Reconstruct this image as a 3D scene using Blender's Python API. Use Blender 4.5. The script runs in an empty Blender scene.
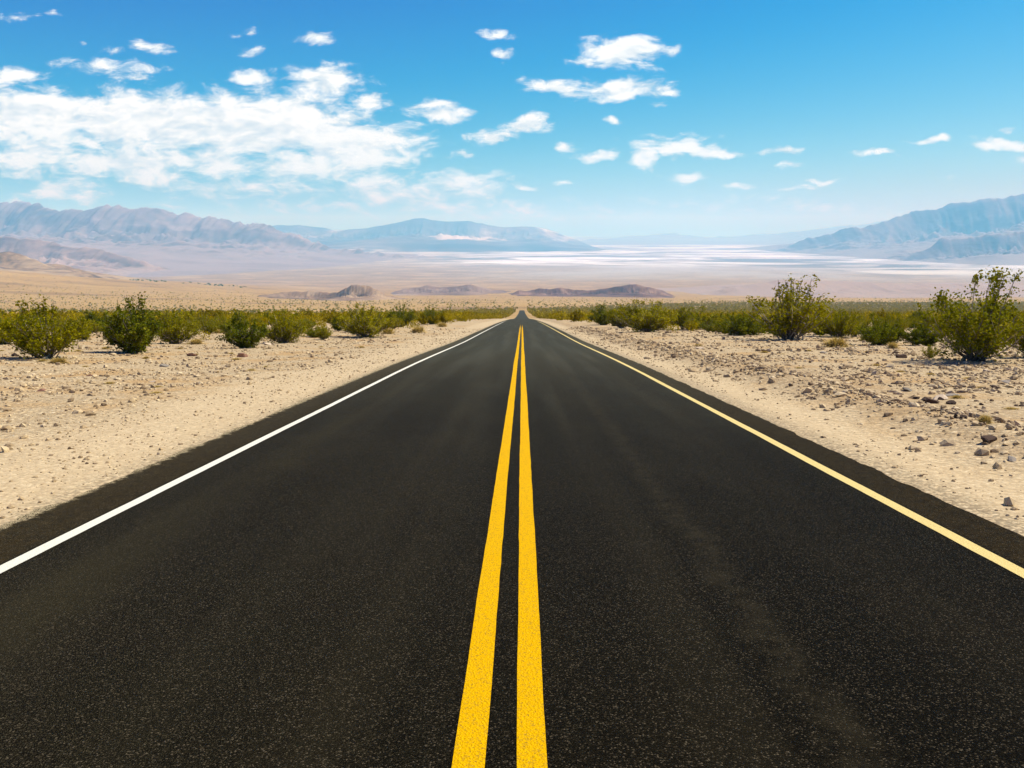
import bpy, math, random
import numpy as np
from mathutils import Vector, Matrix

# ------------------------------------------------------------------ scene, camera, light
S = bpy.context.scene
COL = S.collection
W2, F = 512.0, 853.0                      # 30 mm lens on a 36 mm sensor at 1024 px
PITCH = math.atan((384 - 230) / F)        # true horizon sits at row 230
YAW = math.atan(10 / F)                   # the road runs along +Y
CAM = np.array([0.081, 0.0, 1.741])

cam_d = bpy.data.cameras.new('camera')
cam_d.sensor_width = 36.0
cam_d.lens = F * 36.0 / 1024.0
cam_d.clip_start = 0.1
cam_d.clip_end = 300000.0
cam = bpy.data.objects.new('camera', cam_d)
COL.objects.link(cam)
cam.location = CAM.tolist()
cam.rotation_euler = (math.pi / 2 - PITCH, 0, YAW)
S.camera = cam

SUN_AZ, SUN_EL = math.radians(66), math.radians(54)   # azimuth clockwise from +Y
to_sun = Vector((math.sin(SUN_AZ) * math.cos(SUN_EL), math.cos(SUN_AZ) * math.cos(SUN_EL), math.sin(SUN_EL)))
sun_d = bpy.data.lights.new('sun', 'SUN')
sun_d.energy = 4.8
sun_d.angle = math.radians(0.53)
sun_d.color = (1.0, 0.955, 0.88)
sun = bpy.data.objects.new('sun', sun_d)
COL.objects.link(sun)
sun.rotation_euler = to_sun.to_track_quat('Z', 'Y').to_euler()
sun.location = (0, 0, 50)

S.view_settings.view_transform = 'Standard'
S.view_settings.look = 'None'
S.view_settings.exposure = 0.4
S.view_settings.gamma = 1.0
S.render.engine = 'CYCLES'
S.cycles.use_denoising = True
S.cycles.max_bounces = 6
S.cycles.diffuse_bounces = 2
S.cycles.glossy_bounces = 2
S.cycles.transmission_bounces = 3
S.cycles.volume_bounces = 4
S.cycles.transparent_max_bounces = 8
S.cycles.sample_clamp_indirect = 4.0
SKY_STRENGTH = 0.10
HAZE_DENSITY = 6.4e-5
HAZE_COLOR = (0.20, 0.62, 1.0)     # air scatters blue far more than red


def ray(px, py):
    """direction (per metre of +Y) of the view ray through a picture point"""
    x, y, z = px - 512.0, F, 384.0 - py
    cp, sp = math.cos(PITCH), math.sin(PITCH)
    y, z = y * cp + z * sp, -y * sp + z * cp
    cy, sy = math.cos(YAW), math.sin(YAW)
    x, y = x * cy - y * sy, x * sy + y * cy
    return x / y, z / y


class NT:
    """small helper round a node tree"""
    def __init__(s, tree):
        s.t = tree
        s.n = tree.nodes
        s.n.clear()

    def add(s, kind, **kw):
        n = s.n.new(kind)
        for k, v in kw.items():
            setattr(n, k, v)
        return n

    def put(s, sock, v):
        if v is None:
            return
        if isinstance(v, bpy.types.NodeSocket):
            s.t.links.new(v, sock)
        else:
            try:
                sock.default_value = v
            except Exception:
                sock.default_value = (v, v, v)

    def math(s, op, a, b=None, c=None, clamp=False):
        n = s.add('ShaderNodeMath', operation=op, use_clamp=clamp)
        s.put(n.inputs[0], a); s.put(n.inputs[1], b); s.put(n.inputs[2], c)
        return n.outputs[0]

    def vmath(s, op, a, b=None, c=None):
        n = s.add('ShaderNodeVectorMath', operation=op)
        s.put(n.inputs[0], a); s.put(n.inputs[1], b); s.put(n.inputs[2], c)
        return n.outputs['Value'] if op in ('LENGTH', 'DOT_PRODUCT', 'DISTANCE') else n.outputs[0]

    def noise(s, vec, scale, detail=4.0, rough=0.5, dist=0.0, color=False):
        n = s.add('ShaderNodeTexNoise')
        s.put(n.inputs['Vector'], vec); s.put(n.inputs['Scale'], scale)
        s.put(n.inputs['Detail'], detail); s.put(n.inputs['Roughness'], rough)
        s.put(n.inputs['Distortion'], dist)
        return n.outputs['Color'] if color else n.outputs['Fac']

    def voronoi(s, vec, scale, feature='F1', out='Distance', rnd=1.0):
        n = s.add('ShaderNodeTexVoronoi', feature=feature)
        s.put(n.inputs['Vector'], vec); s.put(n.inputs['Scale'], scale)
        s.put(n.inputs['Randomness'], rnd)
        return n.outputs[out]

    def ramp(s, fac, stops, mode='LINEAR'):
        n = s.add('ShaderNodeValToRGB')
        cr = n.color_ramp
        cr.interpolation = mode
        while len(cr.elements) < len(stops):
            cr.elements.new(0.5)
        for e, (p, c) in zip(cr.elements, stops):
            e.position = p
            e.color = (*c, 1) if not isinstance(c, (int, float)) else (c, c, c, 1)
        s.put(n.inputs[0], fac)
        return n.outputs[0]

    def maprange(s, v, a, b, c=0.0, d=1.0, smooth=True):
        n = s.add('ShaderNodeMapRange', interpolation_type='SMOOTHSTEP' if smooth else 'LINEAR')
        s.put(n.inputs['Value'], v); s.put(n.inputs['From Min'], a); s.put(n.inputs['From Max'], b)
        s.put(n.inputs['To Min'], c); s.put(n.inputs['To Max'], d)
        return n.outputs['Result']

    def mix(s, fac, a, b, mode='MIX'):
        n = s.add('ShaderNodeMix', data_type='RGBA', blend_type=mode)
        s.put(n.inputs[0], fac)
        for i, v in ((6, a), (7, b)):
            if isinstance(v, tuple) and len(v) == 3:
                v = (*v, 1)
            s.put(n.inputs[i], v)
        return n.outputs[2]

    def add_rgb(s, v):
        n = s.add('ShaderNodeCombineXYZ')
        for i in range(3):
            s.put(n.inputs[i], v)
        return n.outputs[0]

    def scaled(s, vec, sc):
        return s.vmath('MULTIPLY', vec, sc)

    def bump(s, h, strength, dist, normal=None):
        n = s.add('ShaderNodeBump')
        s.put(n.inputs['Height'], h); s.put(n.inputs['Strength'], strength); s.put(n.inputs['Distance'], dist)
        if normal is not None:
            s.put(n.inputs['Normal'], normal)
        return n.outputs[0]

    def surface(s, color, rough=0.9, normal=None, spec=0.3):
        b = s.add('ShaderNodeBsdfPrincipled')
        if isinstance(color, tuple):
            color = (*color, 1)
        s.put(b.inputs['Base Color'], color); s.put(b.inputs['Roughness'], rough)
        s.put(b.inputs['Specular IOR Level'], spec)
        if normal is not None:
            s.put(b.inputs['Normal'], normal)
        o = s.add('ShaderNodeOutputMaterial')
        s.t.links.new(b.outputs[0], o.inputs[0])
        return b


def material(name):
    m = bpy.data.materials.new(name)
    m.use_nodes = True
    return m, NT(m.node_tree)


# ------------------------------------------------------------------ sky with clouds
world = bpy.data.worlds.new('World')
S.world = world
world.use_nodes = True
world.cycles.sampling_method = 'MANUAL'
world.cycles.sample_map_resolution = 512
w = NT(world.node_tree)
sky = w.add('ShaderNodeTexSky', sky_type='NISHITA')
sky.sun_disc = False
sky.sun_elevation = SUN_EL
sky.sun_rotation = SUN_AZ
sky.altitude = 0
sky.air_density = 1.0
sky.dust_density = 0.6
sky.ozone_density = 3.0
sc_ = w.add('ShaderNodeSeparateColor')
w.put(sc_.inputs[0], sky.outputs[0])
cc_ = w.add('ShaderNodeCombineColor')               # a deep, clear desert blue
w.put(cc_.inputs[0], w.math('MULTIPLY', w.math('POWER', w.math('MAXIMUM', w.math('SUBTRACT', sc_.outputs[0], 2.7), 0.0), 1.35), .60))
w.put(cc_.inputs[1], w.math('MAXIMUM', w.math('MULTIPLY_ADD', sc_.outputs[1], 1.0, -1.9), 0.0))
w.put(cc_.inputs[2], w.math('MULTIPLY_ADD', sc_.outputs[2], .85, .4))
sky_col = cc_.outputs[0]

tc = w.add('ShaderNodeTexCoord')
sep = w.add('ShaderNodeSeparateXYZ')
w.put(sep.inputs[0], tc.outputs['Generated'])
yy = w.math('MAXIMUM', w.math('ABSOLUTE', sep.outputs[1]), 0.02)
cmb = w.add('ShaderNodeCombineXYZ')
w.put(cmb.inputs[0], w.math('DIVIDE', sep.outputs[0], yy))
w.put(cmb.inputs[1], w.math('DIVIDE', sep.outputs[2], yy))
w.put(cmb.inputs[2], w.math('MULTIPLY', w.math('LESS_THAN', sep.outputs[1], 0.0), 3.0))
uv = cmb.outputs[0]
# each cloud: where it stands in the sky (picture point of the photo), half width, half height, how dense
CLOUDS = [
    (40, 116, 95, 26, 1.25), (150, 122, 125, 30, 1.35), (262, 124, 110, 33, 1.4), (352, 146, 72, 27, 1.3),
    (20, 154, 95, 24, .95), (140, 162, 150, 22, .9), (300, 168, 120, 20, .75), (395, 190, 90, 20, .7),
    (250, 188, 130, 16, .55), (60, 192, 60, 14, .6), (455, 186, 62, 18, .65), (330, 205, 160, 12, .3),
    (12, 76, 34, 10, .9), (105, 68, 52, 8, .6), (135, 78, 26, 5, .5), (150, 46, 24, 7, .75), (14, 19, 22, 5, .6), (56, 15, 9, 4, .45),
    (80, 46, 7, 4, .5), (112, 49, 12, 4, .45),
    (256, 76, 19, 9, .85), (330, 80, 46, 16, 1), (372, 97, 30, 9, .9), (309, 39, 22, 7, .7), (251, 34, 14, 5, .5), (250, 51, 10, 4, .5),
    (439, 111, 37, 12, .95), (460, 154, 15, 5, .8), (491, 135, 30, 9, .8), (527, 123, 28, 9, .9), (502, 57, 11, 8, .7), (499, 35, 14, 6, .55),
    (624, 50, 46, 18, 1.15), (586, 60, 20, 6, .9), (668, 52, 16, 8, .5), (556, 86, 44, 9, 1), (622, 88, 52, 11, 1.05), (662, 93, 22, 5, .7), (660, 106, 16, 4, .4),
    (609, 119, 12, 5, .9), (597, 156, 28, 6, .9), (568, 145, 13, 7, .75), (678, 146, 46, 9, .95), (715, 152, 38, 5, .8), (644, 156, 17, 14, .9), (670, 137, 50, 4, .55),
    (687, 178, 30, 7, .85), (736, 185, 18, 4, .6), (781, 151, 22, 5, .85), (790, 165, 17, 4, .8), (796, 187, 22, 4, .75), (828, 181, 18, 3, .6),
    (876, 153, 24, 4, .7), (926, 139, 24, 4, .7), (1002, 147, 48, 8, .95), (1010, 131, 16, 5, .6), (957, 175, 9, 4, .5), (1030, 158, 20, 5, .6),
    (525, 189, 15, 5, .6), (556, 184, 12, 3, .5), (520, 210, 70, 12, .45), (470, 206, 60, 12, .5), (600, 214, 60, 8, .3), (780, 207, 70, 10, .33), (700, 204, 60, 8, .25),
    (-90, 110, 90, 30, 1), (-60, 160, 110, 26, .8), (1120, 120, 60, 12, .9), (1180, 170, 70, 9, .8),
    (-180, 70, 60, 16, .9), (1250, 80, 80, 18, 1),
]
warp = w.vmath('MULTIPLY', w.vmath('SUBTRACT', w.noise(uv, 26.0, 3.0, 0.55, color=True), (0.5, 0.5, 0.5)), (0.045, 0.024, 0.0))
uvw = w.vmath('ADD', uv, warp)
field = None
for cx, cy, rx, ry, d in CLOUDS:
    u0, v0 = ray(cx, cy)
    k_ = 1.25 if rx > 50 else 1.12
    sx, sy = F / (rx * k_), F / (ry * k_)
    p = w.vmath('MULTIPLY_ADD', uvw, (sx, sy, 1.0), (-u0 * sx, -v0 * sy, 0.0))
    g = w.math('MULTIPLY_ADD', w.vmath('LENGTH', p), -d, d)
    field = g if field is None else w.math('SMOOTH_MAX', field, g, 0.12)
n1 = w.noise(w.scaled(uv, (1.0, 2.5, 1.0)), 25.0, 10.0, 0.66, 0.35)
n2 = w.noise(w.scaled(uv, (1.0, 2.4, 1.0)), 7.0, 5.0, 0.55)
dens = w.math('ADD', field, w.math('MULTIPLY_ADD', n1, 2.1, -1.13))
alpha = w.maprange(dens, -0.01, 0.66)
alpha = w.math('MULTIPLY', alpha, w.maprange(sep.outputs[2], -0.01, 0.03))
# grey undersides: density sampled a little higher up, towards the light
hi = w.noise(w.vmath('ADD', w.scaled(uv, (1.0, 2.5, 1.0)), (0.009, 0.024, 0.0)), 25.0, 6.0, 0.6, 0.35)
lit = w.math('ADD', w.math('SUBTRACT', n1, hi), w.math('MULTIPLY_ADD', n2, -0.55, 0.30))
cl_col = w.ramp(w.math('MULTIPLY_ADD', lit, 1.8, 0.62), [(0.0, (3.7, 5.0, 6.2)), (0.42, (5.8, 6.8, 7.5)), (0.78, (8.0, 8.7, 9.0))])
zen = w.maprange(sep.outputs[2], .40, .95, 1.0, .5)     # upper sky out of view, dimmed to weaken the blue fill in shadows
sky_col = w.vmath('MULTIPLY', sky_col, w.add_rgb(zen))
cl_col = w.mix(w.maprange(sep.outputs[2], .02, .14, 1.0, 0.0), cl_col, (.84, .97, 1.03), 'MULTIPLY')
sky_mix = w.mix(alpha, sky_col, cl_col)
bg = w.add('ShaderNodeBackground')
w.put(bg.inputs[0], sky_mix)
bg.inputs[1].default_value = SKY_STRENGTH
wo = w.add('ShaderNodeOutputWorld')
w.t.links.new(bg.outputs[0], wo.inputs[0])


# ------------------------------------------------------------------ numpy noise and mesh helpers
def _hash(ix, iy, seed):
    h = (ix.astype(np.int64) * 374761393 + iy.astype(np.int64) * 668265263 + seed * 1274126177) & 0xFFFFFFFF
    h = ((h ^ (h >> 13)) * 1103515245) & 0xFFFFFFFF
    h = ((h ^ (h >> 16)) * 2246822519) & 0xFFFFFFFF
    return ((h ^ (h >> 15)) & 0xFFFFFF) / float(0xFFFFFF)


def vnoise(x, y, seed=0):
    x = np.asarray(x, float); y = np.asarray(y, float)
    ix, iy = np.floor(x), np.floor(y)
    fx, fy = x - ix, y - iy
    fx = fx ** 3 * (fx * (fx * 6 - 15) + 10); fy = fy ** 3 * (fy * (fy * 6 - 15) + 10)
    a, b = _hash(ix, iy, seed), _hash(ix + 1, iy, seed)
    c, d = _hash(ix, iy + 1, seed), _hash(ix + 1, iy + 1, seed)
    return (a * (1 - fx) + b * fx) * (1 - fy) + (c * (1 - fx) + d * fx) * fy


def fbm(x, y, seed=0, octs=5, gain=0.5):
    t, amp, tot = 0.0, 1.0, 0.0
    for i in range(octs):
        t = t + amp * (vnoise(x * 2 ** i + 17.3 * i, y * 2 ** i - 9.1 * i, seed + i) - 0.5)
        tot += amp; amp *= gain
    return t / tot


def ridged(x, y, seed=0, octs=5, gain=0.55):
    t, amp, tot = 0.0, 1.0, 0.0
    for i in range(octs):
        r = 1 - np.abs(2 * vnoise(x * 2 ** i + 5.7 * i, y * 2 ** i + 3.3 * i, seed + i) - 1)
        t = t + amp * r * r
        tot += amp; amp *= gain
    return t / tot


def sstep(a, b, x):
    t = np.clip((x - a) / (b - a), 0, 1)
    return t * t * (3 - 2 * t)


def pchip(xs, ys):
    xs = np.array(xs, float); ys = np.array(ys, float)
    h = np.diff(xs); dl = np.diff(ys) / h
    m = np.zeros_like(xs)
    m[0], m[-1] = dl[0], dl[-1]
    for i in range(1, len(xs) - 1):
        if dl[i - 1] * dl[i] > 0:
            w1, w2 = 2 * h[i] + h[i - 1], h[i] + 2 * h[i - 1]
            m[i] = (w1 + w2) / (w1 / dl[i - 1] + w2 / dl[i])

    def f(x):
        x = np.asarray(x, float)
        k = np.clip(np.searchsorted(xs, x) - 1, 0, len(xs) - 2)
        t = (x - xs[k]) / h[k]
        t = np.clip(t, -50, 50)
        out = ((2 * t ** 3 - 3 * t ** 2 + 1) * ys[k] + (t ** 3 - 2 * t ** 2 + t) * h[k] * m[k]
               + (-2 * t ** 3 + 3 * t ** 2) * ys[k + 1] + (t ** 3 - t ** 2) * h[k] * m[k + 1])
        return np.where(x < xs[0], ys[0] + m[0] * (x - xs[0]), np.where(x > xs[-1], ys[-1] + m[-1] * (x - xs[-1]), out))
    return f


def build_mesh(name, verts, faces, mat, smooth=False):
    """faces: an (n, k) index array, or a list of such arrays"""
    if not isinstance(faces, list):
        faces = [faces]
    me = bpy.data.meshes.new(name)
    verts = np.asarray(verts, np.float32)
    me.vertices.add(len(verts))
    me.vertices.foreach_set('co', verts.ravel())
    loops = np.concatenate([f.ravel() for f in faces]).astype(np.int32)
    sizes = np.concatenate([np.full(len(f), f.shape[1]) for f in faces])
    starts = np.concatenate([[0], np.cumsum(sizes)[:-1]]).astype(np.int32)
    me.loops.add(len(loops))
    me.loops.foreach_set('vertex_index', loops)
    me.polygons.add(len(sizes))
    me.polygons.foreach_set('loop_start', starts)
    me.polygons.foreach_set('use_smooth', np.full(len(sizes), smooth))
    for m in (mat if isinstance(mat, (list, tuple)) else [mat]):
        me.materials.append(m)
    me.update(calc_edges=True)
    me.validate()
    return me


def link(name, me, parent=None):
    o = bpy.data.objects.new(name, me)
    COL.objects.link(o)
    if parent is not None:
        o.parent = parent
    return o


def tag(o, label=None, cat=None, group=None, kind=None):
    if label: o['label'] = label
    if cat: o['category'] = cat
    if group: o['group'] = group
    if kind: o['kind'] = kind
    return o


def grid_faces(nr, nc):
    i = np.arange(nr - 1)[:, None] * nc + np.arange(nc - 1)[None, :]
    i = i.ravel()
    return np.stack([i, i + 1, i + nc + 1, i + nc], 1)


# ------------------------------------------------------------------ terrain
SLOPE = -ray(522, 310)[1]
_dip = pchip([-300, 0, 22, 53, 75, 130, 250, 533, 900, 1365], [0, 0, 0, -.20, -.25, -.40, -1.1, -3.1, -2.4, 0.2])
_rows = [(1350, 310.4), (2000, 305.2), (3000, 300.5), (4000, 297), (5200, 292), (6500, 286), (8000, 278), (10000, 270),
         (13000, 263), (17000, 256.5), (22000, 251), (30000, 246), (45000, 241.5), (80000, 237)]
_far = pchip([math.log(y) for y, r in _rows], [CAM[2] + y * ray(522, r)[1] for y, r in _rows])


def profile(Y):
    Y = np.asarray(Y, float)
    near = -SLOPE * Y + _dip(np.minimum(Y, 1365))
    far = _far(np.log(np.maximum(Y, 500)))
    t = sstep(1100, 1500, Y)
    return near * (1 - t) + far * t


_lift = pchip([-1.4, -.8, -.62, -.5, -.4, -.3, -.21, -.1, .2], [420, 230, 150, 94, 62, 28, 2, 0, 0])


def ground(X, Y):
    X = np.asarray(X, float); Y = np.asarray(Y, float)
    z = profile(Y)
    ax = np.abs(X)
    off = sstep(4.6, 9.0, ax)
    # lumps of the stony verge
    z = z + off * (0.16 * fbm(X / 2.6, Y / 2.6, 3, 4) + 0.5 * fbm(X / 17, Y / 17, 8, 3)) * np.where(Y < 400, 1, 0.6)
    # the graded berm along the right shoulder
    z = z + 0.24 * np.exp(-((X - 6.5 - 0.5 * fbm(Y / 5, Y * 0, 4, 2)) / 0.75) ** 2) * (0.6 + 0.9 * (fbm(Y / 3, Y * 0 + 2, 6, 3) + 0.3)) * sstep(-60, 0, Y)
    # a gentle swell away from the road
    z = z + sstep(40, 400, ax) * 5.0 * fbm(X / 260, Y / 260, 12, 4) * sstep(150, 600, Y)
    z = z + sstep(1500, 4000, Y) * 26.0 * fbm(X / 1500, Y / 1100, 15, 5) * (1 - sstep(8000, 12000, Y)) * sstep(300, 900, ax)
    # the terrace on the left that ends in a low scarp
    a = X / np.maximum(Y, 50.0)
    yy_ = Y + 500 * fbm(X / 900, X * 0 + 3, 21, 3)
    z = z + _lift(a) * sstep(1600, 4900, yy_) * (1 - sstep(5300, 7000, yy_))
    # bed under the asphalt
    z = z - 0.045 * (1 - sstep(3.7, 4.1, ax))
    return z


def on_ground(px, row):
    """the place on the ground that the photo shows at a picture point"""
    a, b = ray(px, row)
    Y = np.exp(np.linspace(math.log(3.0), math.log(6000.0), 6000))
    d = CAM[2] + b * Y - ground(CAM[0] + a * Y, Y)
    k = int(np.argmax(d < 0)) if (d < 0).any() else len(Y) - 1
    y = float(Y[k])
    x = float(CAM[0] + a * y)
    return x, y, float(ground(x, y))


rows = [-80.0, -50, -30, -18, -10, -6, -3, -1]
y = 0.0
while y < 60: rows.append(y); y += 0.22 + 0.006 * y
while y < 85000: rows.append(y); y *= 1.0135
ROWS = np.array(rows)

mat_ground, g = material('desert_ground')
geo = g.add('ShaderNodeNewGeometry')
pos = geo.outputs['Position']
sp = g.add('ShaderNodeSeparateXYZ'); g.put(sp.inputs[0], pos)
gx, gy = sp.outputs[0], sp.outputs[1]
flat = g.vmath('MULTIPLY', pos, (1, 1, 0))
ax = g.math('ABSOLUTE', gx)
# pebbles of three sizes
pv1 = g.voronoi(flat, 34.0, out='Color'); pv2 = g.voronoi(flat, 11.0, out='Color'); pd1 = g.voronoi(flat, 34.0); pd2 = g.voronoi(flat, 11.0)
s1 = g.add('ShaderNodeSeparateColor'); g.put(s1.inputs[0], pv1)
s2 = g.add('ShaderNodeSeparateColor'); g.put(s2.inputs[0], pv2)
big = g.noise(flat, 0.35, 5.0, 0.6)
med = g.noise(flat, 2.2, 5.0, 0.65)
fine = g.noise(flat, 60.0, 3.0, 0.7)
stone1 = g.ramp(s1.outputs[0], [(0.0, (.26, .20, .15)), (0.25, (.42, .345, .255)), (0.65, (.56, .475, .365)), (0.93, (.62, .55, .45)), (1.0, (.74, .69, .61))])
stone2 = g.ramp(s2.outputs[1], [(0.0, (.20, .155, .12)), (0.2, (.37, .29, .21)), (0.6, (.50, .41, .30)), (0.92, (.58, .50, .40)), (1.0, (.72, .67, .58))])
rocky = g.mix(g.maprange(med, .42, .62), stone1, stone2)
rocky = g.mix(.22, rocky, (.58, .49, .36))
rocky = g.mix(g.math('MULTIPLY', g.maprange(big, .47, .64), .7), rocky, (.48, .315, .15))
ruts = g.noise(g.vmath('MULTIPLY', pos, (3.2, .12, 0)), 1.0, 4.0, .6)
shoulder = g.mix(g.math('MULTIPLY_ADD', s1.outputs[1], .45, .25), (.55, .465, .355), stone1)
shoulder = g.mix(g.maprange(ruts, .44, .62, 0, .30), shoulder, (.44, .36, .265))
shoulder = g.mix(g.maprange(med, .35, .7, 0.0, .35), shoulder, (.52, .425, .31))
edge_w = g.math('ADD', g.math('ADD', ax, g.math('MULTIPLY', g.math('GREATER_THAN', gx, 0.0), 1.35)), g.math('MULTIPLY_ADD', g.noise(flat, .8, 4.0, .6), 2.2, -1.1))
near_col = g.mix(g.maprange(edge_w, 5.9, 7.6), shoulder, rocky)
# asphalt crumbs and dark fines along the pavement edge
crumb = g.math('MULTIPLY', g.maprange(g.math('ADD', ax, g.math('MULTIPLY_ADD', fine, .5, -.25)), 4.05, 4.5, 1.0, 0.0), .55)
near_col = g.mix(g.math('MULTIPLY', crumb, g.maprange(s1.outputs[2], .3, .6)), near_col, (.07, .062, .05))
# the fan and the valley floor, by distance down the valley
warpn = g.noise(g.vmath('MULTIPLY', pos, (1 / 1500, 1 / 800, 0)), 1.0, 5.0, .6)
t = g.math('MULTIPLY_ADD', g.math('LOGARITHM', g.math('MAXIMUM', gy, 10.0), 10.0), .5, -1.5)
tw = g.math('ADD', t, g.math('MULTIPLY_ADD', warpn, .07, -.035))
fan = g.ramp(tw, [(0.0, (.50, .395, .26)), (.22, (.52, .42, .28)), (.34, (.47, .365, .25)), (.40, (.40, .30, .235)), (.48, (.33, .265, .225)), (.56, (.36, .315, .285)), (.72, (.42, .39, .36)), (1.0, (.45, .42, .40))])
patch = g.noise(g.vmath('MULTIPLY', pos, (1 / 420, 1 / 300, 0)), 1.0, 6.0, .62, .4)
fan = g.mix(g.maprange(patch, .48, .66, 0, .55), fan, (.62, .52, .36))
fan = g.mix(g.maprange(patch, .36, .46, .6, 0), fan, (.28, .20, .14))
speck = g.noise(g.vmath('MULTIPLY', pos, (1 / 38, 1 / 70, 0)), 1.0, 4.0, .7)
fan = g.mix(g.maprange(speck, .54, .66, 0, .45), fan, (.25, .20, .11))
fan = g.mix(g.maprange(speck, .44, .34, 0, .40), fan, (.66, .55, .38))
streak = g.noise(g.vmath('MULTIPLY', pos, (1 / 2600, 1 / 1900, 0)), 1.0, 9.0, .66, 1.2)
a_ang = g.math('DIVIDE', gx, g.math('MAXIMUM', gy, 1.0))
salt_zone = g.math('MULTIPLY', g.math('MULTIPLY', g.maprange(g.math('ADD', t, g.maprange(a_ang, .25, .45, 0, .06)), .51, .56), g.maprange(t, .82, .92, 1, 0)), g.maprange(a_ang, -.16, -.06))
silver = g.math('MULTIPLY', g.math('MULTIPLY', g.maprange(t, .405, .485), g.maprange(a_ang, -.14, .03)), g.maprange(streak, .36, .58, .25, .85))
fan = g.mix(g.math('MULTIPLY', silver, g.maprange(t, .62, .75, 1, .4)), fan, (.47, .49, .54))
salt = g.math('MULTIPLY', salt_zone, g.math('MULTIPLY', g.maprange(streak, .50, .57), g.maprange(g.noise(g.vmath('MULTIPLY', pos, (1 / 9000, 1 / 4200, 0)), 1.0, 4.0, .6),   .36, .52, .40, 1.0)))
fan = g.mix(salt, fan, (.76, .78, .80))
dark_band = g.math('MULTIPLY', salt_zone, g.maprange(streak, .49, .42))  # dark blue-grey bands between the salt patches
fan = g.mix(g.math('MULTIPLY', dark_band, .85), fan, (.15, .16, .19))
gap = g.math('MULTIPLY', g.maprange(pd2, .30, .60), g.maprange(edge_w, 5.9, 7.6, .35, .75))
near_col = g.mix(g.math('MULTIPLY', gap, .6), near_col, (.20, .15, .10))
near_col = g.mix(g.math('MULTIPLY', g.maprange(g.noise(flat, 6.0, 5.0, .7), .56, .70), g.maprange(edge_w, 5.9, 7.6, .1, .6)), near_col, (.21, .165, .125))
near_col = g.mix(1.0, near_col, (1.07, .985, .715), 'MULTIPLY')
bank = g.math('MULTIPLY', g.math('MULTIPLY', g.maprange(gx, 5.3, 6.2), g.maprange(gx, 7.2, 10.5, 1, 0)), g.maprange(g.noise(flat, 1.3, 5.0, .65), .40, .58, .1, .7))
near_col = g.mix(bank, near_col, g.mix(s2.outputs[0], (.20, .14, .07), (.48, .34, .17)))
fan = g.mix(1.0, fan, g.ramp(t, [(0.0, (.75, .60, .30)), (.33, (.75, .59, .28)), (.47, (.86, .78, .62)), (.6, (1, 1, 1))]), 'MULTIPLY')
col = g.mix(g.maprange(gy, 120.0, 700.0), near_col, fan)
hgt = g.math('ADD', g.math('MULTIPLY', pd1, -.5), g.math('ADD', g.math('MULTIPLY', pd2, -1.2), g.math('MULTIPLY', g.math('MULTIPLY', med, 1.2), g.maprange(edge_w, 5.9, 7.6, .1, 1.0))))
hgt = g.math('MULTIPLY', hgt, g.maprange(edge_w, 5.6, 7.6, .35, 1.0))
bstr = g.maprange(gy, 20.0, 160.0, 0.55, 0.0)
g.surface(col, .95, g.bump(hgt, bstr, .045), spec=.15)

inner = np.array([0, 2, 3.4, 3.7, 3.85, 4.0, 4.2, 4.5, 4.9, 5.3, 5.7, 6.1, 6.5, 6.9, 7.3, 7.7, 8.1, 8.6, 9.2, 9.9, 10.7, 11.6, 12.6, 13.7, 14.9,
                  16.2, 17.6, 19.1, 20.7, 22.4, 24.2, 26.2, 28.4, 31, 34, 38])
half_x = lambda Y: np.concatenate([inner, np.exp(np.linspace(math.log(38), math.log(160 + 1.45 * max(Y, 0)), 60))[1:]])
vx = []
for Y in ROWS:
    h = half_x(Y)
    xs = np.concatenate([-h[:0:-1], h])
    vx.append(np.stack([xs, np.full(len(xs), Y)], 1))
vx = np.array(vx)
gz = ground(vx[..., 0], vx[..., 1])
gverts = np.concatenate([vx, gz[..., None]], -1)
nr, nc = gverts.shape[:2]
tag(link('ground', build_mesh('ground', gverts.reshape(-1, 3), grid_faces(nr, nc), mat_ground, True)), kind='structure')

# ------------------------------------------------------------------ road and its markings
mat_road, r = material('asphalt')
rp = r.add('ShaderNodeNewGeometry').outputs['Position']
rs = r.add('ShaderNodeSeparateXYZ'); r.put(rs.inputs[0], rp)
rflat = r.vmath('MULTIPLY', rp, (1, 1, 0))
rax = r.math('ABSOLUTE', rs.outputs[0])
ag = r.add('ShaderNodeSeparateColor'); r.put(ag.inputs[0], r.voronoi(rflat, 150.0, out='Color'))
agd = r.voronoi(rflat, 150.0)
agn = r.noise(rflat, 150.0, 2.0, .6)
chips = r.ramp(ag.outputs[0], [(0.0, (.0012, .0008, .0003)), (.45, (.0035, .0025, .0008)), (.72, (.008, .006, .0024)), (.90, (.020, .015, .007)), (1.0, (.10, .08, .048))])
tracks = r.noise(r.vmath('MULTIPLY', rp, (1.6, .05, 0)), 1.0, 4.0, .55)
blotch = r.noise(r.vmath('MULTIPLY', rp, (.8, .35, 0)), 1.0, 5.0, .6)
rc = r.mix(r.maprange(blotch, .42, .7, 0, 1.0), chips, (.0028, .002, .0008), 'ADD')
rc = r.mix(r.maprange(tracks, .48, .68, 0, 1.0), rc, (.0038, .0032, .0016), 'ADD')
# lightening at grazing view, painted into the asphalt colour by distance
graze_tone = r.maprange(r.math('ADD', rs.outputs[1], r.math('MULTIPLY_ADD', blotch, 10.0, -5.0)), 5.0, 34.0, 0.0, .8)
rc = r.mix(graze_tone, rc, r.mix(r.maprange(tracks, .4, .65), (.044, .038, .019), (.060, .055, .032)))
wheel = r.math('ABSOLUTE', r.math('SUBTRACT', r.math('ABSOLUTE', r.math('SUBTRACT', rax, 1.75)), .85))
rc = r.mix(r.math('MULTIPLY', r.maprange(wheel, .05, .5, 1.0, 0), r.maprange(tracks, .35, .6, .2, 1.0)), rc, (.0045, .0036, .0018), 'ADD')
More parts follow.
